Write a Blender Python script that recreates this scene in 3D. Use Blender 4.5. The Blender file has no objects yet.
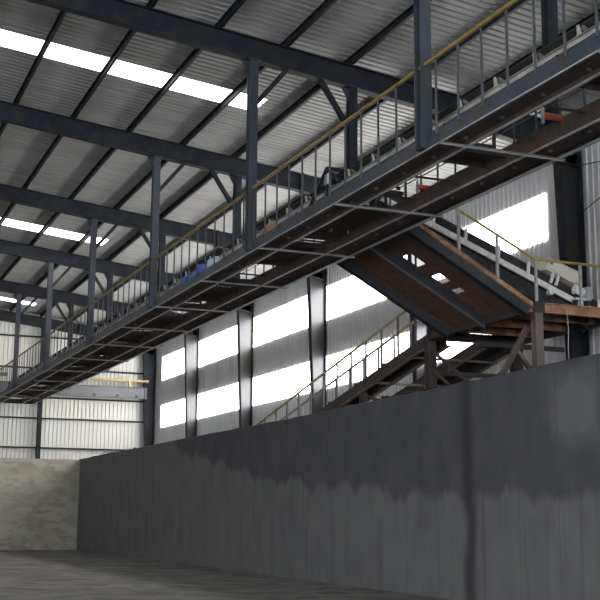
import bpy, bmesh, math, random
from mathutils import Vector, Matrix
random.seed(7)
scene = bpy.context.scene
COL = scene.collection

# ------------------------------------------------------------------ materials
def new_mat(name):
    m = bpy.data.materials.new(name); m.use_nodes = True
    nt = m.node_tree; nt.nodes.clear()
    out = nt.nodes.new('ShaderNodeOutputMaterial')
    return m, nt, out
def N(nt, t, **kw):
    n = nt.nodes.new(t)
    for k, v in kw.items(): setattr(n, k, v)
    return n
def rgba(c): return (c[0], c[1], c[2], 1)
def surface(name, base, second=None, rough=.6, scale=3., metallic=0., stretch=(1, 1, 1), lo=.4, hi=.65, bump=0., third=None, spec=.5, detail=5.):
    """two or three procedural tones mixed by noise in object space"""
    m, nt, out = new_mat(name)
    b = N(nt, 'ShaderNodeBsdfPrincipled'); nt.links.new(b.outputs[0], out.inputs[0])
    b.inputs['Roughness'].default_value = rough; b.inputs['Metallic'].default_value = metallic
    b.inputs['Specular IOR Level'].default_value = spec
    tc = N(nt, 'ShaderNodeTexCoord'); mp = N(nt, 'ShaderNodeMapping'); mp.inputs['Scale'].default_value = stretch
    nt.links.new(tc.outputs['Object'], mp.inputs[0])
    no = N(nt, 'ShaderNodeTexNoise'); no.inputs['Scale'].default_value = scale; no.inputs['Detail'].default_value = detail
    nt.links.new(mp.outputs[0], no.inputs['Vector'])
    if second is None: second = tuple(c * .8 for c in base)
    cr = N(nt, 'ShaderNodeValToRGB'); e = cr.color_ramp.elements
    e[0].position = lo; e[0].color = rgba(base); e[1].position = hi; e[1].color = rgba(second)
    nt.links.new(no.outputs['Fac'], cr.inputs[0])
    col = cr.outputs[0]
    if third is not None:
        n2 = N(nt, 'ShaderNodeTexNoise'); n2.inputs['Scale'].default_value = scale * 2.7; n2.inputs['Detail'].default_value = 6
        nt.links.new(mp.outputs[0], n2.inputs['Vector'])
        c2 = N(nt, 'ShaderNodeValToRGB'); c2.color_ramp.elements[0].position = .5; c2.color_ramp.elements[1].position = .62
        nt.links.new(n2.outputs['Fac'], c2.inputs[0])
        mx = N(nt, 'ShaderNodeMixRGB'); nt.links.new(c2.outputs[0], mx.inputs[0]); nt.links.new(col, mx.inputs[1]); mx.inputs[2].default_value = rgba(third)
        col = mx.outputs[0]
    nt.links.new(col, b.inputs['Base Color'])
    if bump:
        bp = N(nt, 'ShaderNodeBump'); bp.inputs['Strength'].default_value = bump; bp.inputs['Distance'].default_value = .02
        nt.links.new(no.outputs['Fac'], bp.inputs['Height']); nt.links.new(bp.outputs[0], b.inputs['Normal'])
    return m
def emitter(name, color, strength):
    m, nt, out = new_mat(name)
    e = N(nt, 'ShaderNodeEmission'); e.inputs[0].default_value = rgba(color); e.inputs[1].default_value = strength
    nt.links.new(e.outputs[0], out.inputs[0]); return m

STEEL = surface('blue_grey_painted_steel', (.015, .019, .027), (.022, .027, .036), rough=.6, spec=.15, scale=1.3, third=(.03, .029, .028))
STEEL_COL = surface('glossy_blue_grey_column_paint', (.05, .054, .06), (.06, .062, .066), rough=.3, metallic=.8, scale=.4, third=(.068, .06, .052))
STEEL_DARK = surface('dark_dusty_steel', (.022, .025, .032), (.035, .038, .045), rough=.6, scale=1.5)
STEEL_BLUE = surface('blue_painted_channel', (.030, .040, .056), (.040, .050, .068), rough=.45, scale=2, third=(.04, .034, .03))
RUSTY = surface('rusty_brown_steel', (.034, .028, .027), (.065, .040, .029), rough=.8, scale=1.8, third=(.03, .029, .03))
RUST_ORANGE = surface('orange_rusted_flange', (.34, .17, .085), (.20, .095, .05), rough=.7, scale=1.6, third=(.42, .27, .17))
RUST_PLATE = surface('rusted_floor_plate', (.13, .068, .042), (.075, .045, .033), rough=.85, scale=1.6, third=(.07, .045, .035))
FLANGE = surface('glint_grey_flange', (.62, .62, .62), (.45, .45, .45), rough=.5, scale=2.5)  # light reflected on the gallery's bottom flanges is put into this pale grey
BROWN_LEG = surface('dusty_brown_leg_paint', (.13, .11, .10), (.155, .13, .115), rough=.7, scale=1.5)
YELLOW = surface('yellow_handrail_paint', (.50, .36, .07), (.36, .26, .06), rough=.5, scale=4, third=(.30, .2, .08))
YELLOW_OLD = surface('faded_yellow_handrail_paint', (.42, .32, .16), (.30, .21, .11), rough=.6, scale=4)
POST_GREY = surface('grey_baluster_paint', (.05, .058, .07), (.07, .08, .09), rough=.5, scale=4)
POST_LIGHT = surface('light_grey_post_paint', (.42, .43, .44), (.3, .3, .3), rough=.5, scale=4)
WHITE = surface('white_conveyor_paint', (.85, .85, .83), (.72, .71, .68), rough=.45, scale=3, third=(.66, .63, .58))
DUSTY_WHITE = surface('dusty_pale_bracket_paint', (.42, .41, .39), (.25, .24, .22), rough=.6, scale=2)
MIDGREY = surface('dull_grey_flange', (.16, .16, .165), (.11, .11, .11), rough=.6, scale=2.5)
GIRDER = surface('mid_grey_girder_paint', (.15, .16, .175), (.12, .125, .135), rough=.5, scale=1.2)
YELLOW_DULL = surface('dull_ochre_handrail_paint', (.26, .185, .04), (.19, .14, .035), rough=.5, scale=4)
UNDERSIDE = surface('dusty_brown_gallery_steel', (.085, .066, .060), (.15, .088, .060), rough=.8, scale=1.8, third=(.07, .066, .07))
DULL_FLANGE = surface('dull_cross_angle', (.26, .26, .265), (.18, .18, .18), rough=.6, scale=2.5)
TAN_FLANGE = surface('lit_tan_flange', (.30, .25, .21), (.2, .15, .12), rough=.6, scale=2)  # tan raised to paint the lit lower edges of the stair stringers
CREAM = surface('cream_cover_paint', (.86, .84, .70), (.78, .73, .58), rough=.5, scale=3)
BELT = surface('black_rubber_belt', (.02, .02, .022), (.035, .034, .034), rough=.75, scale=5)
BELT_GREY = surface('dusty_rubber_belt', (.06, .06, .062), (.09, .085, .08), rough=.85, scale=5)
ROLLER = surface('steel_roller', (.12, .11, .10), (.2, .18, .16), rough=.4, scale=8, metallic=.4)
ORANGE = surface('orange_red_roller_paint', (.55, .14, .06), (.40, .10, .05), rough=.5, scale=5)
BLUE_TARP = surface('blue_plastic_sheet', (.03, .09, .42), (.05, .16, .55), rough=.35, scale=6, bump=.6)
PALE_TARP = surface('pale_plastic_sheet', (.45, .55, .65), (.3, .4, .5), rough=.4, scale=6, bump=.6)
WIRE = surface('black_cable', (.012, .012, .013), (.02, .02, .02), rough=.6)
COAL = surface('coal_dust', (.02, .02, .02), (.05, .048, .045), rough=.95, scale=12, bump=.8)
GROUND = surface('dusty_concrete_ground', (.20, .19, .175), (.13, .125, .12), rough=.9, scale=.6, third=(.1, .095, .09), bump=.2)
WALL_SHEET = surface('grey_wall_sheet', (.56, .565, .575), (.49, .495, .505), rough=.5, scale=.5, stretch=(1, 2, .25), lo=.35, hi=.7)
GABLE_SHEET = surface('off_white_gable_sheet', (.66, .66, .635), (.61, .605, .57), rough=.5, scale=.5, stretch=(2, 1, .25), lo=.35, hi=.7, third=(.63, .60, .55))
ROOF_SHEET = surface('dusty_roof_sheet', (.42, .425, .42), (.35, .352, .345), rough=.55, scale=.7, stretch=(.25, 2.2, 1), lo=.38, hi=.66, third=(.44, .445, .43))
WINDOW = emitter('sunlit_translucent_wall_panel', (1, .98, .95), 9.5)
SKYLIGHT = emitter('sunlit_translucent_roof_panel', (1, .99, .96), 4.0)

def tank_material():
    m, nt, out = new_mat('stained_coal_black_concrete')
    b = N(nt, 'ShaderNodeBsdfPrincipled'); nt.links.new(b.outputs[0], out.inputs[0]); b.inputs['Roughness'].default_value = .85
    L = nt.links.new
    geo = N(nt, 'ShaderNodeTexCoord'); sep = N(nt, 'ShaderNodeSeparateXYZ'); L(geo.outputs['Object'], sep.inputs[0])
    def noise(scale, stretch=(1, 1, 1), detail=6):
        mp = N(nt, 'ShaderNodeMapping'); mp.inputs['Scale'].default_value = stretch; L(geo.outputs['Object'], mp.inputs[0])
        n = N(nt, 'ShaderNodeTexNoise'); n.inputs['Scale'].default_value = scale; n.inputs['Detail'].default_value = detail
        L(mp.outputs[0], n.inputs['Vector']); return n.outputs['Fac']
    def math_(op, a, bb=None, clamp=False):
        n = N(nt, 'ShaderNodeMath', operation=op); n.use_clamp = clamp
        for i, v in enumerate((a, bb)):
            if v is None: continue
            if isinstance(v, (int, float)): n.inputs[i].default_value = v
            else: L(v, n.inputs[i])
        return n.outputs[0]
    def mix(f, a, c):
        n = N(nt, 'ShaderNodeMixRGB'); L(f, n.inputs[0])
        for i, v in ((1, a), (2, c)):
            if isinstance(v, tuple): n.inputs[i].default_value = rgba(v)
            else: L(v, n.inputs[i])
        return n.outputs[0]
    y, z = sep.outputs['Y'], sep.outputs['Z']      # object origin: wall foot at (12,0,-1.6)
    # height of the drip line along the wall (z measured from the floor)
    fc = N(nt, 'ShaderNodeFloatCurve'); L(math_('DIVIDE', y, 60.), fc.inputs['Value'])
    pts = [(0, 2.0), (15.9, 2.02), (22.9, 2.07), (25, 2.3), (28.5, 2.4), (30.7, 2.64), (34, 3.1), (36.5, 3.35), (39.3, 3.76), (40.5, 4.3), (60, 4.6)]
    cv = fc.mapping.curves[0]
    cv.points[0].location = (0, pts[0][1] / 5); cv.points[1].location = (1, pts[-1][1] / 5)
    for (py, pz) in pts[1:-1]: cv.points.new(py / 60, pz / 5)
    for p_ in cv.points: p_.handle_type = 'VECTOR'
    fc.mapping.update()
    zb = math_('MULTIPLY', fc.outputs[0], 5.)
    jit = math_('MULTIPLY', math_('SUBTRACT', noise(1.1, (1, 1, .15)), .5), 1.3)
    d = math_('SUBTRACT', math_('ADD', zb, jit), z)
    dry = math_('MULTIPLY', math_('ADD', d, .08), 5., True)
    base = mix(dry, (.060, .060, .071), (.142, .141, .140))
    mott = math_('MULTIPLY', math_('SUBTRACT', noise(1.6, (1, 1, .6)), .38), 2.2, True)
    base = mix(math_('MULTIPLY', mott, .9), base, (.095, .094, .10))
    # pale patch near the right end
    py = math_('SUBTRACT', 1., math_('DIVIDE', math_('ABSOLUTE', math_('SUBTRACT', y, 16.55)), 1.0), True)
    pz = math_('SUBTRACT', 1., math_('DIVIDE', math_('ABSOLUTE', math_('SUBTRACT', z, 3.45)), .8), True)
    pp = math_('MULTIPLY', math_('MULTIPLY', py, pz), math_('MULTIPLY', noise(3.), 4.5), True)
    base = mix(math_('MULTIPLY', pp, .7), base, (.15, .15, .155))
    # vertical seepage streak
    sx = math_('ADD', y, math_('MULTIPLY', math_('SUBTRACT', noise(.9, (.2, .2, 1)), .5), .5))
    st = math_('SUBTRACT', 1., math_('DIVIDE', math_('ABSOLUTE', math_('SUBTRACT', sx, 20.05)), .30), True)
    base = mix(math_('MULTIPLY', math_('MULTIPLY', st, 1.3, True), .85), base, (.025, .025, .027))
    # fine vertical rain streaks
    rs = math_('MULTIPLY', math_('SUBTRACT', noise(5., (1, 1, .06)), .52), 5., True)
    base = mix(math_('MULTIPLY', rs, .35), base, (.052, .053, .06))
    # shutter board joints every 1.22 m
    jt = math_('PINGPONG', y, .61); jl = math_('LESS_THAN', jt, .012)
    base = mix(math_('MULTIPLY', jl, .35), base, (.03, .03, .03))
    # scuff specks
    sp = math_('GREATER_THAN', noise(14., (1, 1, .6), 3), .70)
    base = mix(math_('MULTIPLY', sp, .3), base, (.16, .16, .16))
    L(base, b.inputs['Base Color'])
    bp = N(nt, 'ShaderNodeBump'); bp.inputs['Strength'].default_value = .35; bp.inputs['Distance'].default_value = .02
    L(noise(9.), bp.inputs['Height']); L(bp.outputs[0], b.inputs['Normal'])
    return m
TANK = tank_material()
TANK_BACK = surface('pale_dusty_concrete', (.37, .345, .30), (.30, .28, .24), rough=.9, scale=.8, stretch=(1, 1, 2.2), third=(.26, .24, .20), bump=.2)

# ------------------------------------------------------------------ mesh builder
WLOC = {}
def wloc(o): return WLOC.get(o.name, Vector((0, 0, 0))) if o is not None else Vector((0, 0, 0))
SC = 1.0
class MB:
    def __init__(s): s.v = []; s.f = []
    def add(s, vs, fs):
        b = len(s.v); s.v += [tuple(c * SC for c in v) for v in vs]; s.f += [[b + i for i in f] for f in fs]; return s
    def box(s, x0, x1, y0, y1, z0, z1):
        vs = [(x, y, z) for x in (x0, x1) for y in (y0, y1) for z in (z0, z1)]
        return s.add(vs, [(0, 1, 3, 2), (4, 6, 7, 5), (0, 4, 5, 1), (2, 3, 7, 6), (0, 2, 6, 4), (1, 5, 7, 3)])
    def bar(s, p, q, prof, up=(0, 0, 1)):
        """extrude a closed 2D outline (side, up) from p to q"""
        p = Vector(p); q = Vector(q); d = (q - p).normalized(); up = Vector(up)
        side = d.cross(up)
        if side.length < 1e-4: side = d.cross(Vector((1, 0, 0)))
        side.normalize(); u = side.cross(d).normalized()
        n = len(prof)
        vs = [p + side * a + u * b for a, b in prof] + [q + side * a + u * b for a, b in prof]
        fs = [(i, (i + 1) % n, n + (i + 1) % n, n + i) for i in range(n)] + [tuple(range(n - 1, -1, -1)), tuple(range(n, 2 * n))]
        return s.add(vs, fs)
    def tube(s, p, q, r, n=10): return s.bar(p, q, [(r * math.cos(2 * math.pi * i / n), r * math.sin(2 * math.pi * i / n)) for i in range(n)])
    def path(s, pts, r, n=8):
        for a, b in zip(pts, pts[1:]): s.tube(a, b, r, n)
        return s
    def build(s, name, mat, parent=None, smooth=False):
        me = bpy.data.meshes.new(name); off = wloc(parent)
        me.from_pydata([(x - off.x, y - off.y, z - off.z) for x, y, z in s.v], [], s.f)
        me.materials.append(mat); me.validate(); 
        bm = bmesh.new(); bm.from_mesh(me); bmesh.ops.recalc_face_normals(bm, faces=bm.faces); bm.to_mesh(me); bm.free()
        o = bpy.data.objects.new(name, me); COL.objects.link(o); o.parent = parent
        WLOC[o.name] = off.copy()
        return o
def R(w, h): return [(-w / 2, -h / 2), (w / 2, -h / 2), (w / 2, h / 2), (-w / 2, h / 2)]
def I(w, h, tf=.012, tw=.01):
    a, b, c = w / 2, h / 2, tw / 2
    return [(-a, -b), (a, -b), (a, -b + tf), (c, -b + tf), (c, b - tf), (a, b - tf), (a, b), (-a, b), (-a, b - tf), (-c, b - tf), (-c, -b + tf), (-a, -b + tf)]
def C(w, h, t=.01, flip=1):
    """channel, web on the +side (flip=1), flanges pointing to -side"""
    a, b = w / 2, h / 2
    pr = [(a, -b), (a, b), (-a, b), (-a, b - t), (a - t, b - t), (a - t, -b + t), (-a, -b + t), (-a, -b)]
    return pr if flip == 1 else [(-x, y) for x, y in pr][::-1]
def Lp(w, h, t=.008, fx=1, fy=1):
    pr = [(0, 0), (w, 0), (w, t), (t, t), (t, h), (0, h)]
    pr = [(x * fx, y * fy) for x, y in pr]
    return pr if fx * fy > 0 else pr[::-1]

def empty(name, loc, label, cat, group=None):
    o = bpy.data.objects.new(name, None); COL.objects.link(o); loc = Vector(loc) * SC; o.location = loc; WLOC[o.name] = loc
    o.empty_display_size = .2
    return tag(o, label, cat, group)
def tag(o, label, cat, group=None, kind=None):
    o['label'] = label; o['category'] = cat
    if group: o['group'] = group
    if kind: o['kind'] = kind
    return o
def rebase(o, loc):
    """move a top-level mesh's origin to its base"""
    loc = Vector(loc) * SC; o.data.transform(Matrix.Translation(-loc)); o.location = loc; return o
def copy_tree(o, loc, label=None):
    c = o.copy(); COL.objects.link(c); c.location = loc
    if label: c['label'] = label
    def rec(src, dst):
        for ch in list(src.children):
            d = ch.copy(); COL.objects.link(d); d.parent = dst; rec(ch, d)
    rec(o, c); return c
def instance(o, parent, delta, name=None):
    """another part like o, moved by delta"""
    c = o.copy(); COL.objects.link(c); c.parent = parent; c.location = Vector(o.location) + Vector(delta); 
    for ch in o.children:
        d = ch.copy(); COL.objects.link(d); d.parent = c
    return c
def struct(o, name=None): o['kind'] = 'structure'; return o

ORD = ['first', 'second', 'third', 'fourth', 'fifth', 'sixth', 'seventh', 'eighth', 'ninth', 'tenth', 'eleventh', 'twelfth']
FLOOR = -1.6
XW, YG, BAY = 16.64, 59.6, 7.5
YF = [59.5, 52.05, 44.75] + [59.89 - BAY * k for k in range(3, 11)]          # frame lines, far gable first
def zr(x): return 11.04 - .11 * x if x > -3.4 else 11.04 + .374 - .11 * (-3.4 - x)   # rafter top
RIDGE = -3.4

# ------------------------------------------------------------------ setting
struct(MB().box(-24, 20, -22, 64, FLOOR - .3, FLOOR).build('floor', GROUND))

def sheet(mb, a0, a1, emit, period=.22, depth=.032):
    """corrugated profile between a0 and a1; emit(a, d) gives the two end points of a rib line"""
    a = a0; pr = []
    while a < a1 - 1e-6:
        for t, d in ((0, 0), (.145, 0), (.16, depth), (.205, depth)):
            if a + t <= a1: pr.append((a + t, d))
        a += period
    pr.append((a1, 0))
    vs = []
    for (t, d) in pr:
        p, q = emit(t, d); vs += [p, q]
    fs = [(2 * i, 2 * i + 1, 2 * i + 3, 2 * i + 2) for i in range(len(pr) - 1)]
    mb.add(vs, fs)
WY0, WY1 = 23.9, 58.2      # windowed stretch of the right wall
mb = MB()
for y0, y1, z0, z1 in ((-20, WY0, FLOOR, 9.45), (WY1, YG + .1, FLOOR, 9.45), (WY0, WY1, FLOOR, 4.42), (WY0, WY1, 5.54, 6.84), (WY0, WY1, 8.04, 9.45)):
    sheet(mb, y0, y1, lambda t, d: ((XW + .08 - d, t, z0), (XW + .08 - d, t, z1)))
struct(mb.build('wall_right', WALL_SHEET))
mb = MB()
xs = [-20, RIDGE, XW + .08]
a = -20.
def gz(x): return zr(x) + .222
sheet(mb, -20, XW + .08, lambda t, d: ((t, YG + .22 - d, FLOOR), (t, YG + .22 - d, gz(t))), period=.205)
struct(mb.build('wall_back', GABLE_SHEET))

SKY = [(56.9, 57.7), (42.2, 43.25), (25.8, 26.75), (10.7, 11.5)]
SKX = 9.9
def patch(mb, x0, x1, y0, y1):
    sheet(mb, y0, y1, lambda t, d: ((x0, t, zr(x0) + .2 + d), (x1, t, zr(x1) + .2 + d)))
mb = MB(); ycur = YG + .3
for (s0, s1) in SKY + [(-20, -20)]:
    patch(mb, RIDGE, XW + .5, s1, ycur); patch(mb, -20, RIDGE, s1, ycur)
    if s0 != s1:
        patch(mb, SKX, XW + .5, s0, s1); patch(mb, RIDGE, -1.0, s0, s1); patch(mb, -20, RIDGE, s0, s1)
    ycur = s0
struct(mb.build('ceiling', ROOF_SHEET))
mb = MB(); sheet(mb, 8, YG + .1, lambda t, d: ((-20 + d, t, FLOOR), (-20 + d, t, 9.2)))  # unseen wall, added to cut the daylight reaching the hall's far end
struct(mb.build('wall_left', WALL_SHEET))
wn = 1
for k in range(5):
    y1 = min(YF[k] - .13, WY1) if k else WY1 - .12; y0 = max(YF[k + 1] + .13, WY0 + .12)
    for z0, z1 in ((6.84, 8.04), (4.42, 5.54)):
        struct(MB().box(XW + .055, XW + .075, y0 - .12, y1 + .12, z0, z1).build('window_%d' % wn, WINDOW)); wn += 1
for s0, s1 in SKY:
    m = MB(); x0, x1 = -1.0, SKX
    z0, z1 = zr(x0) + .215, zr(x1) + .215
    m.add([(x0, s0, z0), (x1, s0, z1), (x1, s1, z1), (x0, s1, z0), (x0, s0, z0 + .02), (x1, s0, z1 + .02), (x1, s1, z1 + .02), (x0, s1, z0 + .02)],
          [(0, 1, 2, 3), (4, 7, 6, 5), (0, 4, 5, 1), (1, 5, 6, 2), (2, 6, 7, 3), (3, 7, 4, 0)])
    struct(m.build('window_%d' % wn, SKYLIGHT)); wn += 1

# ------------------------------------------------------------------ portal frames
def quadplate(mb, pts, y, t):
    """a polygon in the X-Z plane with thickness t about y"""
    n = len(pts)
    vs = [(x, y - t / 2, z) for x, z in pts] + [(x, y + t / 2, z) for x, z in pts]
    mb.add(vs, [tuple(range(n)), tuple(range(2 * n - 1, n - 1, -1))] + [(i, (i + 1) % n, n + (i + 1) % n, n + i) for i in range(n)])
def column_mesh(y):
    w, fo, fi = MB(), MB(), MB()
    xo = XW - .01
    inner = [(16.34, FLOOR + .02), (16.15, 4.2), (15.98, 8.6)]
    quadplate(w, [(xo, FLOOR + .02), inner[0], inner[1], inner[2], (xo, 8.95)][::-1], y, .012)
    fo.bar((xo - .008, y, FLOOR + .02), (xo - .008, y, 9.1), R(.26, .016), up=(1, 0, 0))
    for a, b in zip(inner, inner[1:]): fi.bar((a[0], y, a[1]), (b[0], y, b[1]), R(.26, .018), up=(1, 0, 0))
    for z in (8.55, 3.2):                              # stiffeners
        xi = 15.93 if z > 6 else 16.1
        w.box(xi, xo, y - .11, y + .11, z, z + .012)
    base = MB().box(16.1, XW + .02, y - .18, y + .18, FLOOR, FLOOR + .025)
    return w, fo, fi, base
near_names = {0: 'at the corner of the hall', 1: 'left of the far bright panels', 2: 'between the second and third bright panels',
              3: 'in the middle, behind the lower end of the stair rail', 4: 'half hidden behind the conveyor support', 5: 'right of the last bright panel, behind the cream cover'}
for k in range(0, 8):
    y = YF[k] - (.15 if k == 0 else 0)
    lab = 'tapered grey steel wall column ' + near_names.get(k, 'beside the camera, %s from the right edge' % ORD[k - 6])
    e = empty('steel_column', (16.4, y, FLOOR), lab, 'column', 'tapered columns along the right wall')
    w, fo, fi, ba = column_mesh(y)
    w.build('web', STEEL_COL if k else STEEL, e); fo.build('outer_flange', STEEL, e); fi.build('inner_flange', STEEL, e); ba.build('base_plate', STEEL, e)

def rafter(k):
    y = YF[k] - (.15 if k == 0 else 0)
    e = empty('roof_rafter', (6, y, zr(6) - .5), '', 'beam', 'roof rafters crossing the hall')
    st = [(16.55, .95), (15.2, .74), (12.6, .5), (6, .48), (RIDGE, .48), (-10, .48), (-20, .6)]
    w, tf, bf = MB(), MB(), MB()
    for (xa, da), (xb, db) in zip(st, st[1:]):
        za, zb2 = zr(xa) - .01, zr(xb) - .01
        quadplate(w, [(xa, za), (xb, zb2), (xb, zb2 - db), (xa, za - da)], y, .012)
        tf.bar((xa, y, za), (xb, y, zb2), R(.22, .016)); bf.bar((xa, y, za - da), (xb, y, zb2 - db), R(.22, .018))
    w.build('web', STEEL, e); tf.build('top_flange', STEEL, e); bf.build('bottom_flange', STEEL, e)
    for xs_ in (-.4, 12.55):                            # bolted splice plates
        m = MB(); z = zr(xs_)
        m.box(xs_ - .018, xs_ + .018, y - .13, y + .13, z - .56, z + .02)
        for i in range(4):
            for sy in (-.07, .07): m.tube((xs_ - .035, y + sy, z - .08 - i * .12), (xs_ + .035, y + sy, z - .08 - i * .12), .014, 6)
        m.build('splice_plate', STEEL_DARK, e)
    return e
RL = {0: 'against the far gable wall, lowest in the view', 1: 'second lowest, one bay before the far gable', 2: 'third up from the far gable at left',
      3: 'crossing at left with the second hanger row', 4: 'long one crossing the whole upper left', 5: 'above the tallest hanger post', 6: 'nearest one, at upper right over the walkway'}
for k in range(0, 9):
    e = rafter(k)
    e['label'] = 'dark blue-grey steel roof rafter ' + RL.get(k, 'out above the camera, %s beyond the walkway' % ORD[k - 7])

PX_ = [1.34 + 1.535 * i for i in range(10)]
PX_ += [1.34 - 1.535 * i for i in range(1, 4)]
for i, x in enumerate(sorted(PX_, reverse=True)):
    z = zr(x) + .1
    m = MB(); m.bar((x, -18, z), (x, YG + .1, z), C(.07, .19, .008))
    for k in range(0, 9):                                # cleats on each rafter
        m.box(x + .04, x + .05, YF[k] - .25, YF[k] - .17, z - .1, z + .09)
    o = m.build('roof_purlin', STEEL, None); rebase(o, (x, YG, z - .1))
    tag(o, 'long dark steel roof purlin, %s line counted from the right wall eave' % (ORD[i] if i < 12 else 'last'), 'purlin', 'roof purlins under the sheeting')
    m = MB()
# diagonal flange braces from rafters to purlins
for k in (3, 4, 5):
    for x in (4.41, 7.48, 9.015):
        pass

# gable wall steelwork
gl = {0: 'lowest visible girt just above the concrete wall', 1: 'second girt up on the white gable wall', 2: 'girt directly under the grey gable beam',
      3: 'girt directly above the grey gable beam', 4: 'highest girt on the gable wall, near the roof'}
for i, z in enumerate((3.3, 4.78, 5.84, 7.32, 8.92)):
    m = MB(); m.bar((-18, YG + .09, z), (16.4, YG + .09, z), C(.16, .07, .006))
    o = m.build('wall_girt', STEEL); rebase(o, (0, YG + .09, z)); tag(o, 'thin dark horizontal steel ' + gl[i], 'girt', 'horizontal girts of the white gable wall')
for i, x in enumerate((10.75, 4.9, -.95)):
    m = MB(); m.bar((x, YG - .12, FLOOR), (x, YG - .12, zr(x) - .48), I(.2, .25), up=(0, 1, 0))
    o = m.build('gable_column', STEEL); rebase(o, (x, YG - .12, FLOOR))
    tag(o, ('slim dark column on the white gable wall under the walkway end', 'slim gable column just outside the left picture edge', 'slim gable column far left of the picture')[i], 'column', 'slim columns on the gable wall')
g = empty('gable_beam', (8, YG - .35, 5.95), 'grey horizontal girder across the white gable wall', 'beam')
m = MB(); m.bar((-14, YG - .35, 6.23), (16.2, YG - .35, 6.23), I(.2, .58, .02, .012)); m.build('girder', GIRDER, g)
m = MB()
for x in (13.4, 14.6, 15.6): m.box(x, x + .1, YG - .47, YG - .37, 6.02, 6.1)
m.build('bracket', STEEL_DARK, g)
m = MB(); m.box(12.1, 16.25, YG - .45, YG - .25, 6.80, 6.92).box(12.3, 12.4, YG - .45, YG - .25, 6.53, 6.8).box(15.2, 15.3, YG - .45, YG - .25, 6.53, 6.8)
o = m.build('crane_rail', YELLOW_OLD); rebase(o, (14, YG - .35, 6.53)); tag(o, 'faded yellow bar above the grey gable girder near the corner', 'rail')
m = MB(); m.box(7.6, 9.0, YG - .45, YG - .25, 6.80, 6.95).box(8, 8.1, YG - .45, YG - .25, 6.53, 6.8)
o = m.build('timber_plank', BROWN_LEG); rebase(o, (8.3, YG - .35, 6.53)); tag(o, 'short brown plank on the gable girder at the left edge', 'plank')

# ------------------------------------------------------------------ concrete tank
TH = 2.61
t = empty('concrete_tank', (12, 0, FLOOR), 'big dark concrete storage pit wall filling the bottom of the view', 'tank')
m = MB(); ny = 150; ys = [-8 + (55.75 + 8) * i / ny for i in range(ny + 1)]
prof = []
for y in ys:
    h = TH + random.uniform(-.012, .012) + .01 * math.sin(y * .55) + .075 * min(1, max(0, (27 - y) / 11))
    if y > 53.6: h = TH - .02
    prof.append(h)
vs = []; fs = []
for y, h in zip(ys, prof): vs += [(12, y, FLOOR), (12, y, h - .03), (12.03, y, h), (12.36, y, h), (12.36, y, FLOOR)]
for i in range(ny):
    for j in range(4): a = i * 5 + j; fs.append((a, a + 1, a + 6, a + 5))
fs += [(0, 1, 2, 3, 4), tuple(ny * 5 + j for j in (4, 3, 2, 1, 0))]
m.add(vs, fs); m.build('side_wall', TANK, t)
m = MB(); nx = 60; vs = []; fs = []
for i in range(nx + 1):
    x = -16 + 28 * i / nx; h = 2.55 + random.uniform(-.015, .015)
    vs += [(x, 55.4, FLOOR), (x, 55.4, h), (x, 55.74, h), (x, 55.74, FLOOR)]
for i in range(nx):
    for j in range(3): a = i * 4 + j; fs.append((a, a + 1, a + 5, a + 4))
m.add(vs, fs); m.build('back_wall', TANK_BACK, t)['label'] = 'pale dusty concrete back wall'
# coal lumps left on the wall top
m = MB(); bm = bmesh.new()
for i in range(46):
    y = random.gauss(22.6, .9); x = 12.03 + random.random() * .28; r = random.uniform(.02, .065)
    mm = Matrix.Translation((x, y, TH + .03 + r * .6)) @ Matrix.Rotation(random.random() * 3, 4, 'Z') @ Matrix.Diagonal((r, r * 1.4, r * .9, 1))
    bmesh.ops.create_icosphere(bm, subdivisions=1, radius=1, matrix=mm)
for i in range(10):
    y = random.uniform(36, 54); x = 12.03 + random.random() * .28; r = random.uniform(.02, .05)
    mm = Matrix.Translation((x, y, TH + r * .3)) @ Matrix.Diagonal((r, r * 2.5, r * .8, 1))
    bmesh.ops.create_icosphere(bm, subdivisions=1, radius=1, matrix=mm)
me = bpy.data.meshes.new('coal_debris'); bm.to_mesh(me); bm.free(); me.materials.append(COAL)
o = bpy.data.objects.new('coal_debris', me); COL.objects.link(o); tag(o, 'black coal crumbs lying along the top of the concrete wall', 'coal', kind='stuff')

# ------------------------------------------------------------------ overhead gallery
GX0, GX1, GZ = 8.25, 10.35, 5.42
GY0, GY1 = 1.0, 59.0
g = empty('conveyor_gallery', (9.3, 22, GZ), 'long rusty steel walkway gallery hung under the roof, carrying a belt conveyor', 'gallery')
m = MB(); m.bar((GX0 + .05, GY0, GZ + .11), (GX0 + .05, GY1, GZ + .11), C(.09, .21, .01, -1)); m.build('side_beam', STEEL_BLUE, g)['label'] = 'blue-grey painted near side channel'
m = MB(); m.bar((GX1 - .03, GY0, GZ + .11), (GX1 - .03, GY1, GZ + .11), C(.09, .21, .01, 1)); m.build('side_beam', RUSTY, g)
for x in (8.73, 9.78):
    m = MB(); m.bar((x, GY0, GZ + .15), (x, GY1, GZ + .15), I(.03, .29, .008, .008)); ib = m.build('inner_beam', UNDERSIDE, g)
    m = MB(); m.box(x - .028, x + .028, GY0, GY1, GZ - .006, GZ + .005); m.build('bottom_flange', FLANGE, ib)['label'] = 'grey bottom flange, paled for reflected light'
m = MB(); m.box(GX1 - .07, GX1 + .02, GY0, GY1, GZ - .004, GZ + .004); m.build('edge_angle', FLANGE, g)
m = MB(); m.box(GX0 + .0, GX0 + .03, GY0, GY1, GZ - .006, GZ + .004); m.build('edge_angle', FLANGE, g)
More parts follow.
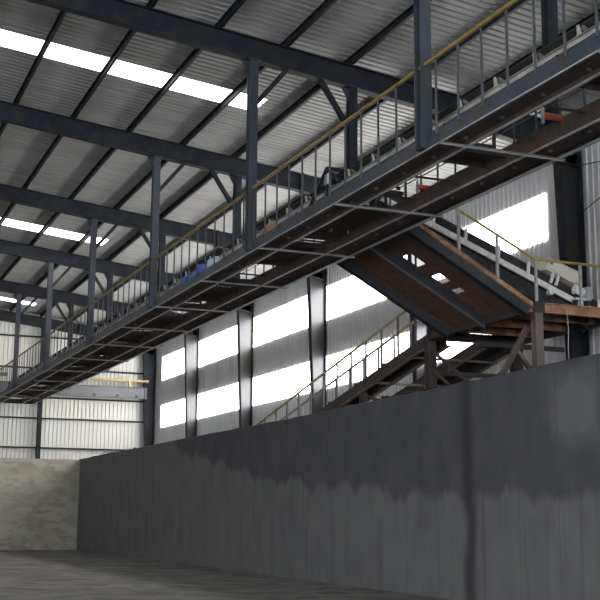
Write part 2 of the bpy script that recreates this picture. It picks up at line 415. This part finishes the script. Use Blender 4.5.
for x0, x1 in ((GX0 + .1, 8.70), (9.82, GX1 - .05)):
    m = MB(); m.box(x0, x1, GY0, GY1, GZ + .07, GZ + .08)
    y = GY0 + .5
    while y < GY1:
        m.bar((x0 + .2, y, GZ + .05), (x0 + .27, y, GZ + .05), R(.05, .05)); y += .98
    m.build('walkway_plate', UNDERSIDE, g)
# cross members every half bay plus hangers
cm = MB(); cm.bar((GX0 - .02, 0, 0), (GX1 + .12, 0, 0), Lp(.06, .06, .01, 1, 1))
first = None
for i in range(0, 16):
    y = YF[7] + i * 3.75 - .52
    if y > GY1: break
    m = MB(); m.bar((GX0 - .02, y, GZ - .012), (GX1 + .06, y, GZ - .012), Lp(.036, .036, .008, 1, -1)); m.bar((GX0 - .02, y, GZ - .014), (GX1 + .06, y, GZ - .014), R(.04, .01))
    m.build('cross_member', DULL_FLANGE if y < 33 else MIDGREY, g)
# rusty floor joists and pans across the centre bay, leaving the openings the photo shows
pans = [(3, 5), (8, 10), (11.6, 12.0), (15.0, 15.6), (18.8, 21.25), (22.0, 23.9), (26.2, 26.6), (27.4, 28.8), (29.9, 30.6), (32.1, 34.3), (35.2, 37), (38, 40.5), (41.5, 44), (45, 47.5), (48.5, 51), (53, 56)]
for y0, y1 in pans:
    m = MB(); m.box(8.74, 9.77, y0, y1, GZ + .22, GZ + .235); m.build('centre_pan', RUST_PLATE, g)
    for y in (y0, y1): m = MB(); m.bar((8.74, y, GZ + .17), (9.77, y, GZ + .17), C(.05, .1, .008)); m.build('joist', RUSTY, g)
for i in range(36):
    y = 4.2 + i * 1.25
    if any(a - .2 < y < b + .2 for a, b in pans): continue
    m = MB(); m.bar((8.74, y, GZ + .19), (9.77, y, GZ + .19), R(.03, .03)); m.build('cross_bar', RUSTY, g)
# end beam
m = MB(); m.bar((GX0, GY1, GZ + .11), (GX1, GY1, GZ + .11), C(.09, .22)); m.build('end_beam', RUSTY, g)

# handrails of the gallery
def railing(name, x, y0, y1, pitch, z0, z1, mtop, mpost, label, group, mids=(), off=0.):
    e = empty(name, (x, y0, z0), label, 'handrail', group)
    m = MB(); m.tube((x, y0, z1), (x, y1, z1), .034); m.build('top_rail', mtop, e)
    for z in mids: m = MB(); m.tube((x, y0, z), (x, y1, z), .012, 6); m.build('mid_rail', mpost, e)
    y = y0 + off; p0 = None
    while y < y1:
        if p0 is None: m = MB(); m.bar((x, y, z0), (x, y, z1 - .03), R(.028, .028)); p0 = m.build('baluster', mpost, e); yy = y
        else: instance(p0, e, (0, y - yy, 0))
        y += pitch
    return e
railing('walkway_handrail', 8.24, 2.0, 58.8, .64, GZ + .16, 6.755, YELLOW_DULL, POST_GREY, 'yellow topped handrail along the near edge of the overhead gallery', 'gallery handrails', mids=(), off=.32)
railing('walkway_handrail', 10.42, 2.0, 58.8, .64, GZ + .1, 6.70, POST_GREY, POST_GREY, 'dark handrail along the far edge of the overhead gallery', 'gallery handrails', mids=(6.05, 6.38), off=.3)

# hanger posts
def hanger(k, near):
    y = YF[k]; x = GX0 + .0 if near else 10.6; s = 1 if near else -1
    ztop = zr(x) - .50; zb = GZ + (.02 if near else .12)
    names = {1: 'at the far end by the left edge', 2: 'third from the far end', 3: 'left of the pair beside the blue bundle', 4: 'beside the blue plastic bundle', 5: 'tallest one left of centre', 6: 'at upper right near the yellow rail end', 7: 'out beyond the right picture edge'}
    cnt = {1: 'farthest', 2: 'second farthest', 3: 'third from the far end', 4: 'fourth from the far end', 5: 'fifth from the far end', 6: 'nearest in view', 7: 'beyond the picture'}
    lab = 'steel hanger post on the %s side of the gallery, %s' % ('near' if near else 'far', cnt[k])
    e = empty('hanger_post', (x, y, zb), lab, 'post', 'hanger posts between gallery and rafters')
    m = MB(); m.bar((x, y, zb), (x, y, ztop), I(.19, .19, .016, .012), up=(0, 1, 0)); m.build('post', STEEL_BLUE if near else STEEL, e)
    m = MB(); m.box(x - .14, x + .14, y - .14, y + .14, ztop - .02, ztop)
    quadplate(m, [(x - .26, ztop - .02), (x + .02, ztop - .02), (x - .02, ztop - .3), (x - .1, ztop - .3)], y, .014)
    m.build('gusset', STEEL_DARK, e)
    m = MB(); x2 = x + s * .78
    m.bar((x + s * .08, y, ztop - .95), (x2, y, zr(x2) - .5), R(.11, .1)); m.build('knee_brace', STEEL, e)
    m = MB(); m.box(x - .10, x + .10, y - .10, y + .10, zb, zb + .016); m.build('foot_plate', STEEL_DARK, e)
for k in range(1, 8):
    hanger(k, True); hanger(k, False)

# ------------------------------------------------------------------ gallery belt conveyor
c = empty('belt_conveyor', (9.3, 22, GZ + .22), 'belt conveyor running along the overhead gallery on white idler brackets', 'conveyor')
ZS = 6.08
for x in (8.82, 9.72):
    m = MB(); m.bar((x, 2, ZS), (x, 58, ZS), C(.05, .10, .006)); m.build('stringer', DUSTY_WHITE if x < 9 else RUSTY, c)
def trough(mb, x0, x1, xm0, xm1, y0, y1, zc, ze, th=.015):
    for (xa, za), (xb, zb2) in (((x0, ze), (xm0, zc)), ((xm0, zc), (xm1, zc)), ((xm1, zc), (x1, ze))):
        mb.add([(xa, y0, za), (xb, y0, zb2), (xb, y1, zb2), (xa, y1, za), (xa, y0, za + th), (xb, y0, zb2 + th), (xb, y1, zb2 + th), (xa, y1, za + th)],
               [(0, 1, 2, 3), (4, 7, 6, 5), (0, 4, 5, 1), (1, 5, 6, 2), (2, 6, 7, 3), (3, 7, 4, 0)])
m = MB(); trough(m, 8.86, 9.68, 9.08, 9.46, 2, 58, 6.17, 6.29); m.build('belt', BELT, c)
idl = None
for i in range(55):
    y = 3.77 + i * 1.0
    if idl is None:
        m = MB(); m.box(8.80, 9.74, y - .03, y + .03, ZS + .05, ZS + .065)
        for x, s in ((8.84, 1), (9.70, -1)):
            quadplate(m, [(x - .03, ZS + .06), (x + .03, ZS + .06), (x + .01 - s * .03, ZS + .2), (x - .03 - s * .01, ZS + .2)], y, .04)
        idl = m.build('idler_bracket', DUSTY_WHITE, c); y0i = y
        m = MB(); m.tube((9.08, y, 6.15), (9.46, y, 6.15), .045).tube((8.87, y, 6.28), (9.07, y, 6.15), .045).tube((9.67, y, 6.28), (9.47, y, 6.15), .045)
        m.build('roller', ROLLER, idl)
    else: instance(idl, c, (0, y - y0i, 0))
lg = None
for i in range(19):
    y = 3.2 + 3 * i
    if lg is None:
        m = MB(); 
        for x in (8.82, 9.72): m.bar((x, y, GZ + .29), (x, y, ZS - .05), Lp(.05, .05, .006), up=(0, 1, 0))
        m.tube((8.85, y + .1, 5.79), (9.69, y + .1, 5.79), .04)
        lg = m.build('leg_frame', RUSTY, c); yl = y
    else: instance(lg, c, (0, y - yl, 0))

def single(name, mb, mat, loc, label, cat, group=None):
    o = mb.build(name, mat); rebase(o, loc); tag(o, label, cat, group); return o
# orange return rollers with grey carriers
for i, (x, y, z, lab) in enumerate(((9.75, 17.57, 5.72, 'orange return roller showing in the gallery opening right of the hanger post'),
                                    (9.62, 13.54, 5.72, 'orange return roller seen through the gallery opening at upper right'),
                                    (9.5, 20.7, 5.7, 'small orange roller under the gallery near picture centre'))):
    e = empty('return_roller', (x, y, z), lab, 'roller', 'orange return rollers under the belt')
    m = MB(); m.tube((x - .15, y, z), (x + .2, y, z), .05, 12); m.build('roller', ORANGE, e)
    m = MB(); m.box(x + .20, x + .22, y - .03, y + .03, z - .12, z + .12); m.build('bracket', POST_LIGHT, e)
    m = MB(); m.box(x - .17, x - .15, y - .03, y + .03, z - .12, z + .12); m.build('bracket', POST_LIGHT, e)
e = empty('gear_motor', (9.7, 20.0, 5.66), 'small dusty pale gear motor seen from below the gallery', 'motor')
m = MB(); m.tube((9.55, 19.9, 5.82), (9.55, 20.25, 5.82), .11, 14); m.build('motor_body', POST_LIGHT, e)
m = MB(); m.box(9.42, 9.68, 19.68, 19.9, 5.7, 5.96); m.build('gearbox', FLANGE, e)
m = MB(); m.tube((9.25, 19.78, 5.82), (9.42, 19.78, 5.82), .035, 10); m.build('shaft', ROLLER, e)
# blue bundles and orange bundle on the near walkway
def lump(name, cx, cy, cz, sx, sy, sz, mat, label, cat, seed, group=None):
    rnd = random.Random(seed); bm = bmesh.new(); bmesh.ops.create_icosphere(bm, subdivisions=3, radius=1)
    ph = [rnd.uniform(0, 6) for _ in range(6)]
    for v in bm.verts:
        n = 1 + .14 * math.sin(4 * v.co.x + ph[0]) * math.sin(5 * v.co.y + ph[1]) + .10 * math.sin(9 * v.co.z + ph[2] + 3 * v.co.y)
        v.co = Vector((v.co.x * n * sx, v.co.y * n * sy, max(v.co.z * n, -.75) * sz))
    me = bpy.data.meshes.new(name); bm.to_mesh(me); bm.free(); me.materials.append(mat)
    for p_ in me.polygons: p_.use_smooth = True
    o = bpy.data.objects.new(name, me); COL.objects.link(o); o.location = (cx, cy, cz); return tag(o, label, cat, group)
lump('blue_tarpaulin', 8.5, 27.6, 5.72, .15, .55, .17, BLUE_TARP, 'crumpled bright blue plastic bundle on the walkway, farther one', 'tarpaulin', 1, 'plastic bundles on the walkway')
lump('blue_tarpaulin', 8.5, 26.4, 5.74, .15, .42, .19, BLUE_TARP, 'crumpled blue plastic bundle on the walkway, middle one', 'tarpaulin', 2, 'plastic bundles on the walkway')
lump('plastic_bag', 8.5, 25.45, 5.75, .15, .3, .19, PALE_TARP, 'pale white-blue plastic bag on the walkway, nearest of the bundles', 'bag', 3, 'plastic bundles on the walkway')
lump('rusty_bucket_lump', 8.5, 21.8, 5.74, .15, .36, .2, RUST_ORANGE, 'small rusty orange heap on the walkway right of the tallest hanger post', 'heap', 5)
# scraper frame: inverted V of dark steel
e = empty('scraper_frame', (8.9, 19.3, ZS), 'dark angular steel bracket frame standing over the gallery belt', 'frame')
for x in (8.62, 9.85):
    m = MB(); m.tube((x, 20.2, 5.8), (x, 19.3, 6.42), .035).tube((x, 19.3, 6.42), (x, 18.75, 6.02), .035).tube((x, 19.3, 5.7), (x, 19.3, 6.42), .03)
    m.build('side_frame', STEEL, e)
m = MB(); m.tube((8.62, 19.3, 6.42), (9.85, 19.3, 6.42), .035); m.build('cross_bar', STEEL, e)
m = MB(); m.box(8.6, 8.66, 19.2, 19.36, 6.1, 6.3); m.build('hinge_plate', FLANGE, e)

# ------------------------------------------------------------------ inclined bridge down from the gallery (in X-Z plane)
SC = 1.065; FLOOR_KEEP = FLOOR; FLOOR = FLOOR / SC
BY0, BY1 = 18.75, 21.8
def zi(x): return 5.34 - (x - 10.35) * .541          # top of the stringers
b = empty('inclined_bridge', (12.6, 20, 3.9), 'rust-brown inclined steel bridge descending right from the gallery to the platform', 'bridge')
xa, xb = 9.74, 12.72
for y, nm in ((BY0, 'near_stringer'), (BY1, 'far_stringer')):
    m = MB(); d = Vector((1, 0, -.541)).normalized(); off = Vector((.541, 0, 1)).normalized() * .14
    p = Vector((xa, y, zi(xa))) - off; q = Vector((xb, y, zi(xb))) - off
    m.bar(p, q, I(.02, .27, .01, .02)); s_ = m.build('stringer', STEEL_DARK, b)
    m = MB(); p = Vector((xa, y, zi(xa))); q = Vector((xb, y, zi(xb)))
    m.bar(p - off * .25, q - off * .25, R(.13, .085)); m.build('top_flange', RUST_ORANGE, s_)['label'] = 'orange rusted top flange'
    m = MB(); m.bar(p - 2 * off, q - 2 * off, R(.14, .016)); m.build('bottom_flange', STEEL, s_)
m = MB(); off = Vector((.541, 0, 1)).normalized()
p = Vector((xa, 20.3, zi(xa))) - off * .14; q = Vector((xb, 20.3, zi(xb))) - off * .14
m.bar(p, q, I(.02, .26, .012, .012)); ms = m.build('middle_stringer', STEEL_DARK, b)
m = MB(); m.bar(p - off * .13, q - off * .13, R(.07, .014)); m.build('bottom_flange', MIDGREY, ms)
def inc(m, x0, x1, y0, y1, drop, th=.012):
    z0, z1 = zi(x0) - drop, zi(x1) - drop
    m.add([(x0, y0, z0), (x1, y0, z1), (x1, y1, z1), (x0, y1, z0), (x0, y0, z0 + th), (x1, y0, z1 + th), (x1, y1, z1 + th), (x0, y1, z0 + th)],
          [(0, 1, 2, 3), (4, 7, 6, 5), (0, 4, 5, 1), (1, 5, 6, 2), (2, 6, 7, 3), (3, 7, 4, 0)])
for y0, y1, segs in ((18.85, 19.78, ((9.74, 12.7),)), (19.78, 20.26, ((9.74, 10.63), (10.97, 11.27), (11.52, 11.72), (11.85, 12.7))), (20.35, 21.7, ((9.74, 12.7),))):
    for x0, x1 in segs:
        m = MB(); inc(m, x0, x1, y0, y1, .12); m.build('deck_plate', RUST_PLATE, b)

# ------------------------------------------------------------------ platform
PX0, PX1, PY0, PY1, PZ = 12.65, 14.88, 18.75, 22.7, 4.09
p_ = empty('steel_platform', (13.7, 20.7, FLOOR), 'rusty steel transfer platform on four legs behind the concrete wall', 'platform')
m = MB(); m.bar((PX0 - .05, PY0, PZ - .1), (15.5, PY0, PZ - .1), I(.12, .2, .02, .012)); fb = m.build('front_beam', RUST_ORANGE, p_)
m = MB(); m.bar((PX0, PY1, PZ - .1), (PX1 + .06, PY1, PZ - .1), I(.12, .2)); m.build('rear_beam', RUSTY, p_)
for x in (PX0, PX1): m = MB(); m.bar((x, PY0 + .07, PZ - .11), (x, PY1, PZ - .11), I(.1, .2)); m.build('side_beam', RUSTY, p_)
for y in (19.7, 20.7, 21.7): m = MB(); m.bar((PX0, y, PZ - .09), (PX1, y, PZ - .09), I(.09, .14)); m.build('joist', RUST_ORANGE, p_)
m = MB(); m.box(PX0, PX1, PY0 + .05, 21.9, PZ - .012, PZ - .002); m.build('deck_plate', RUST_PLATE, p_)
for x0, x1 in ((PX0, 13.62), (14.22, PX1)): m = MB(); m.box(x0, x1, 21.9, PY1, PZ - .012, PZ - .002); m.build('deck_plate', RUST_PLATE, p_)
m = MB(); m.box(12.55, 12.85, 22.6, 22.63, 3.85, 4.2); m.build('gusset', RUSTY, p_)
m = MB(); m.box(PX1, 15.5, PY0 + .0, 19.6, PZ - .012, PZ - .002); m.build('deck_plate', RUST_PLATE, p_)
for x, y, s_ in ((12.81, PY0, .17), (PX0 + .02, PY1, .2), (PX1, PY1 - .05, .22), (PX1 + .5, PY0, .22)):
    m = MB(); m.bar((x, y, FLOOR), (x, y, PZ - .2), I(s_, s_, .02, .014), up=(0, 1, 0) if y > 20 else (0, 1, 0))
    l = m.build('leg', BROWN_LEG if y < 20 else RUSTY, p_)
    m = MB(); m.box(x - .2, x + .2, y - .2, y + .2, FLOOR, FLOOR + .02); m.build('foot_plate', RUSTY, l)
m = MB(); m.box(12.69, 12.71, PY0 - .09, PY0 + .09, 3.75, 4.1); m.box(12.70, 12.92, PY0 - .12, PY0 - .105, 3.87, 4.09)
for i in range(3):
    for xx in (12.74, 12.87): m.tube((xx, PY0 - .135, 3.9 + i * .07), (xx, PY0 - .1, 3.9 + i * .07), .012, 6)
m.build('end_plate', RUSTY, p_)
m = MB(); m.bar((PX0 + .02, 18.9, 3.6), (PX0 + .02, 20.9, 1.8), Lp(.09, .09, .012)); m.bar((PX0 + .02, 18.9, 3.6), (PX0 + .02, 20.9, 1.8), R(.09, .02)); m.build('diagonal_brace', BROWN_LEG, p_)
m = MB(); m.bar((PX0 + .02, 22.6, 3.62), (PX0 + .02, 20.6, 2.5), R(.06, .06)); m.bar((PX0 + .02, 22.6, 3.2), (PX0 + .02, 20.9, 2.2), R(.05, .05)); m.build('diagonal_brace', RUSTY, p_)
m = MB(); m.bar((PX1, 22.6, 3.75), (13.1, 18.95, 2.4), R(.09, .09)); m.build('diagonal_brace', RUSTY, p_)
m = MB(); m.bar((PX0, PY1, 3.15), (PX1, PY1, 3.15), C(.06, .1)); m.build('tie_bar', RUSTY, p_)
m = MB(); m.bar((PX0, 20.8, 3.55), (PX1, 20.8, 3.55), C(.06, .1)); m.build('tie_bar', RUSTY, p_)

# yellow handrail of bridge and platform
e = empty('bridge_handrail', (12.8, PY0, PZ), 'yellow handrail on light grey posts, bending from the inclined bridge onto the platform', 'handrail')
pr = [(10.95, 5.83), (12.81, 4.945), (15.5, 4.94)]
m = MB(); m.path([(x, PY0, z) for x, z in pr], .028, 10)
bm_ = m.build('top_rail', YELLOW, e)
def zrail(x): return pr[0][1] + (x - pr[0][0]) * (pr[1][1] - pr[0][1]) / (pr[1][0] - pr[0][0]) if x < 12.81 else 4.94
for x, zb_ in ((11.11, 4.92), (11.95, 4.50), (12.82, 4.09), (13.86, 4.09), (15.0, 4.09)):
    m = MB(); m.bar((x, PY0, zb_), (x, PY0, zrail(x)), R(.045, .045)); m.build('post', POST_LIGHT, e)
e = empty('rear_handrail', (PX1, 21.5, PZ), 'faded yellow handrail across the back edge of the platform', 'handrail')
m = MB(); m.tube((PX1 + .0, 20.2, 4.95), (PX1, 22.7, 4.95), .024); m.build('top_rail', YELLOW_OLD, e)
for y in (20.3, 21.5, 22.6): m = MB(); m.tube((PX1, y, PZ), (PX1, y, 4.95), .018, 6); m.build('post', POST_GREY, e)

# ------------------------------------------------------------------ white conveyor over the bridge (Y = 19.6)
WYc = 19.6
def zw(x): return 5.66 - (x - 10.97) * .3835
w = empty('white_conveyor', (12.8, 20, PZ), 'white framed belt conveyor sloping down right over the bridge', 'conveyor')
xa, xb = 9.9, 15.3
for y in (WYc, WYc + 1.0):
    m = MB(); m.bar((xa, y, zw(xa)), (xb, y, zw(xb)), C(.05, .115, .008, 1)); m.build('stringer', WHITE, w)
def slab(m, x0, x1, y0, y1, dz0, dz1):
    m.add([(x0, y0, zw(x0) + dz0), (x1, y0, zw(x1) + dz0), (x1, y1, zw(x1) + dz0), (x0, y1, zw(x0) + dz0), (x0, y0, zw(x0) + dz1), (x1, y0, zw(x1) + dz1), (x1, y1, zw(x1) + dz1), (x0, y1, zw(x0) + dz1)],
          [(0, 1, 2, 3), (4, 7, 6, 5), (0, 4, 5, 1), (1, 5, 6, 2), (2, 6, 7, 3), (3, 7, 4, 0)])
m = MB(); slab(m, xa, xb - .3, WYc + .1, WYc + .9, .10, .12); m.add([], [])
# raised belt edges
for ya, yb in ((WYc + .02, WYc + .26), (WYc + .98, WYc + .74)):
    for x0, x1 in ((xa, xb - .3),):
        m.add([(x0, ya, zw(x0) + .25), (x1, ya, zw(x1) + .25), (x1, yb, zw(x1) + .11), (x0, yb, zw(x0) + .11), (x0, ya, zw(x0) + .27), (x1, ya, zw(x1) + .27), (x1, yb, zw(x1) + .13), (x0, yb, zw(x0) + .13)],
              [(0, 1, 2, 3), (4, 7, 6, 5), (0, 4, 5, 1), (1, 5, 6, 2), (2, 6, 7, 3), (3, 7, 4, 0)])
m.build('belt', BELT_GREY, w)
m = MB(); slab(m, xa, xb - .3, WYc + .1, WYc + .9, -.22, -.205); m.build('return_belt', BELT, w)
m = MB(); slab(m, xa, xb - .6, WYc + .06, WYc + .08, -.40, -.09); m.build('skirt_plate', BELT, w)
for x in (11.03, 11.75, 12.5, 13.2, 14.9):
    z = zw(x)
    for y in (WYc - .02, WYc + 1.0):
        m = MB(); m.add([(x - .03, y - .02, z + .05), (x + .03, y - .02, z + .03), (x + .03, y + .02, z + .03), (x - .03, y + .02, z + .05),
               (x - .01, y - .02, z + .29), (x + .06, y - .02, z + .29), (x + .06, y + .02, z + .29), (x - .01, y + .02, z + .29)],
              [(0, 1, 2, 3), (4, 7, 6, 5), (0, 4, 5, 1), (1, 5, 6, 2), (2, 6, 7, 3), (3, 7, 4, 0)])
        ib = m.build('idler_bracket', WHITE, w)
    m = MB(); m.tube((x, WYc + .1, z + .06), (x, WYc + .9, z + .06), .04, 8); m.build('roller', ROLLER, ib)
for x in (11.2, 12.4, 13.8, 14.9):
    for y in (WYc + .02, WYc + .98):
        m = MB(); m.bar((x, y, max(PZ, zi(x) if x < 12.7 else PZ)), (x, y, zw(x) - .05), Lp(.05, .05, .006), up=(0, 1, 0)); m.build('leg', STEEL_DARK, w)
# tail pulley & bearing block
m = MB(); m.tube((15.1, WYc + .05, zw(15.1) + .02), (15.1, WYc + .95, zw(15.1) + .02), .13, 16); m.build('tail_pulley', ROLLER, w)
# cream cover box
e = empty('belt_cover', (13.9, WYc, zw(13.9) + .15), 'cream metal cover box tilted along the white conveyor', 'cover')
ux = Vector((1, 0, -.34)).normalized(); uz = Vector((.34, 0, 1)).normalized()
def ob(m, o, lx0, lx1, y0, y1, lz0, lz1):
    vs = [o + ux * a + uz * c_ + Vector((0, y, 0)) for a in (lx0, lx1) for y in (y0, y1) for c_ in (lz0, lz1)]
    m.add(vs, [(0, 1, 3, 2), (4, 6, 7, 5), (0, 4, 5, 1), (2, 3, 7, 6), (0, 2, 6, 4), (1, 5, 7, 3)])
o0 = Vector((13.58, WYc - .12, 4.98))
m = MB(); ob(m, o0, -.0, .80, 0, .6, -.03, .22); m.build('cover_box', CREAM, e)
m = MB(); ob(m, o0, -.02, .82, -.02, .62, .215, .235); m.build('lid', WHITE, e)
m = MB()
for a in (.17, .30, .74): m = MB(); ob(m, o0, a, a + .05, 0, .05, -.24, .02); m.build('foot', WHITE, e)
m = MB(); ob(m, o0, .78, .82, 0.0, .08, -.12, .2); m.build('end_flap', CREAM, e)
m = MB(); ob(m, o0, .06, .12, -.004, 0, .12, .2); m.build('mark', BLUE_TARP, e)['label'] = 'small dark blue sticker'
e = empty('drive_motor', (14.7, WYc, 4.42), 'small white drive motor beside the lower end of the white conveyor', 'motor')
m = MB(); m.tube((14.20, WYc - .16, 4.60), (14.44, WYc - .16, 4.53), .075, 14); m.build('motor_body', WHITE, e)
for i in range(4): 
    xx = 14.22 + i * .05; m = MB(); m.tube((xx, WYc - .16, 4.596 - i * .015), (xx + .02, WYc - .16, 4.59 - i * .015), .085, 14); m.build('fin', WHITE, e)
m = MB(); m.box(14.44, 14.56, WYc - .26, WYc - .06, 4.36, 4.64); m.build('gearbox', POST_LIGHT, e)
m = MB(); m.box(14.18, 14.56, WYc - .25, WYc - .07, 4.36, 4.40); m.build('base_plate', WHITE, e)
for x in (14.22, 14.5): m = MB(); m.box(x - .025, x + .025, WYc - .22, WYc - .1, PZ, 4.36); m.build('stand', STEEL_DARK, e)
m = MB(); m.tube((13.72, WYc - .08, 4.50), (13.72, WYc + .04, 4.50), .06, 12); single('take_up_roller', m, WHITE, (13.72, WYc, 4.45), 'small round white take-up roller under the cream cover', 'roller')

# ------------------------------------------------------------------ long inclined stair conveyor rising along Y behind the wall
def zs(y): return 4.02 - (y - 22.7) * .205
SY0, SY1 = 22.7, 38.0
s = empty('stair_conveyor', (13.8, 30, FLOOR), 'long inclined rusty conveyor bridge climbing behind the concrete wall to the platform', 'bridge')
def ybar(x, y0, y1, dz, prof): m = MB(); m.bar((x, y0, zs(y0) + dz), (x, y1, zs(y1) + dz), prof); return m
for x, mt in ((PX0, RUSTY), (13.12, RUSTY), (14.05, RUSTY), (14.88, RUSTY)):
    st_ = ybar(x, SY0, SY1, -.12, C(.08, .24, .01, -1)).build('stringer', mt, s)
    ybar(x + .02, SY0, SY1, -.245, R(.1, .02)).build('bottom_flange', TAN_FLANGE, st_)
ybar(12.9, SY0, SY1, -.03, R(.44, .02)).build('walkway_plate', RUST_PLATE, s)
ybar(14.46, SY0, SY1 - .3, -.06, R(.72, .02)).build('belt', BELT, s)
for x in (14.05, 14.88): ybar(x, SY0, SY1, -.02, C(.05, .05, .006)).build('conveyor_rail', RUSTY, s)
for i in range(8):
    y = 23.6 + 1.9 * i
    m = MB(); m.bar((PX0 - .04, y, zs(y) - .27), (14.95, y, zs(y) - .27), Lp(.06, .06, .01)); m.bar((PX0 - .04, y, zs(y) - .26), (14.95, y, zs(y) - .26), R(.06, .014)); m.build('cross_member', BROWN_LEG, s)
for i in range(9):   # toe lugs on the walkway edge
    y = 23.3 + 1.6 * i
    m = MB(); m.box(PX0 - .02, PX0 + .04, y, y + .08, zs(y), zs(y) + .06); m.build('edge_lug', RUSTY, s)
for y in (26.2, 30.5, 35.5):
    for x in (PX0 + .05, 14.88):
        m = MB(); m.bar((x, y, FLOOR), (x, y, zs(y) - .26), I(.16, .16), up=(0, 1, 0)); m.build('leg', RUSTY, s)
m = MB(); m.bar((PX0 + .05, 26.2, 2.2), (14.88, 26.2, 3.0), R(.06, .06)); m.bar((14.88, 26.2, 2.2), (PX0 + .05, 26.2, 3.0), R(.06, .06)); m.build('cross_brace', RUSTY, s)
m = MB(); m.bar((14.88, 22.7, 3.6), (14.88, 26.2, 1.9), R(.08, .08)); m.build('diagonal_brace', RUSTY, s)
m = MB(); m.box(13.3, 14.1, 28.1, 29.0, 2.62, 2.72); m.build('drip_tray', YELLOW_OLD, s)['label'] = 'tan tray hanging under the bridge'
def inc_rail(x, label, off, mats=YELLOW_OLD):
    e = empty('stair_handrail', (x, 28, zs(28)), label, 'handrail', 'stair handrails')
    m = MB(); pts = [(x, 22.75, zs(22.75) + .93), (x, 33.4, zs(33.4) + .93), (x, 37.5, zs(37.5) + .93)]; m.path(pts, .034, 8); m.build('top_rail', mats, e)
    y = 23.35 + off
    while y < 37.5:
        m = MB(); m.bar((x, y, zs(y)), (x, y, zs(y) + .93), R(.045, .045)); m.build('post', POST_GREY, e); y += .86
    return e
inc_rail(PX0, 'weathered yellow stair handrail on the near side, upper of the two rails', 0)
inc_rail(13.2, 'weathered yellow stair handrail on the far side, lower of the two rails', .4)

# a thin wire hanging from the platform beam
m = MB(); m.path([(13.45, PY0 - .08, 4.0), (13.47, PY0 - .09, 3.6), (13.45, PY0 - .09, 3.2), (13.47, PY0 - .08, 2.9)], .008, 6)
o = m.build('hanging_wire', POST_LIGHT); rebase(o, (13.45, PY0 - .08, 4.0)); tag(o, 'thin pale wire dangling from the orange platform beam', 'wire')

SC = 1.0; FLOOR = FLOOR_KEEP
# ------------------------------------------------------------------ cables on the right wall
def cable(pts, r, label):
    m = MB(); m.path(pts, r, 6); o = m.build('wall_cable', WIRE); rebase(o, pts[0]); tag(o, label, 'cable', 'cables along the right wall')
cable([(16.45, 22.3, 8.28), (16.42, 21.8, 8.18), (16.42, 21.2, 8.09), (16.42, 20.0, 8.02), (16.45, 14.9, 8.4)], .013, 'thin black cable strung level from the column, upper of two')
cable([(16.45, 22.3, 7.06), (16.42, 21.9, 7.11), (16.42, 21.4, 7.24), (16.42, 20.6, 7.45), (16.45, 14.9, 8.2)], .013, 'thin black cable rising right from the column, lower of two')
# ------------------------------------------------------------------ world, camera
wd = bpy.data.worlds.new('World'); scene.world = wd; wd.use_nodes = True
nt = wd.node_tree; bg = nt.nodes['Background']
bg.inputs[0].default_value = (.92, .96, 1.0, 1); bg.inputs[1].default_value = 4.3

F = 1170.; VX, VY, ROLL = -200., 513., 40 / 6360
DY = Vector((VX - 300, 299 - VY, F)).normalized(); h = Vector((1, -ROLL, 0)).normalized()
DZ = h.cross(DY); DZ.normalize()
if DZ.y < 0: DZ = -DZ
DX = DY.cross(DZ)
if DX.x < 0: DX = -DX
# camera axes in world coordinates
right = Vector((DX.x, DY.x, DZ.x)); up = Vector((DX.y, DY.y, DZ.y)); fwd = Vector((DX.z, DY.z, DZ.z))
cd = bpy.data.cameras.new('camera'); cam = bpy.data.objects.new('camera', cd); COL.objects.link(cam)
M = Matrix((right, up, -fwd)).transposed().to_4x4(); cam.matrix_world = M
cd.sensor_width = 36; cd.lens = F / 600 * 36; cd.shift_y = -1. / 600; cd.clip_end = 300
scene.camera = cam
scene.view_settings.view_transform = 'Standard'; scene.view_settings.look = 'None'; scene.view_settings.gamma = 1
scene.view_settings.use_curve_mapping = False; scene.view_settings.exposure = 0.65
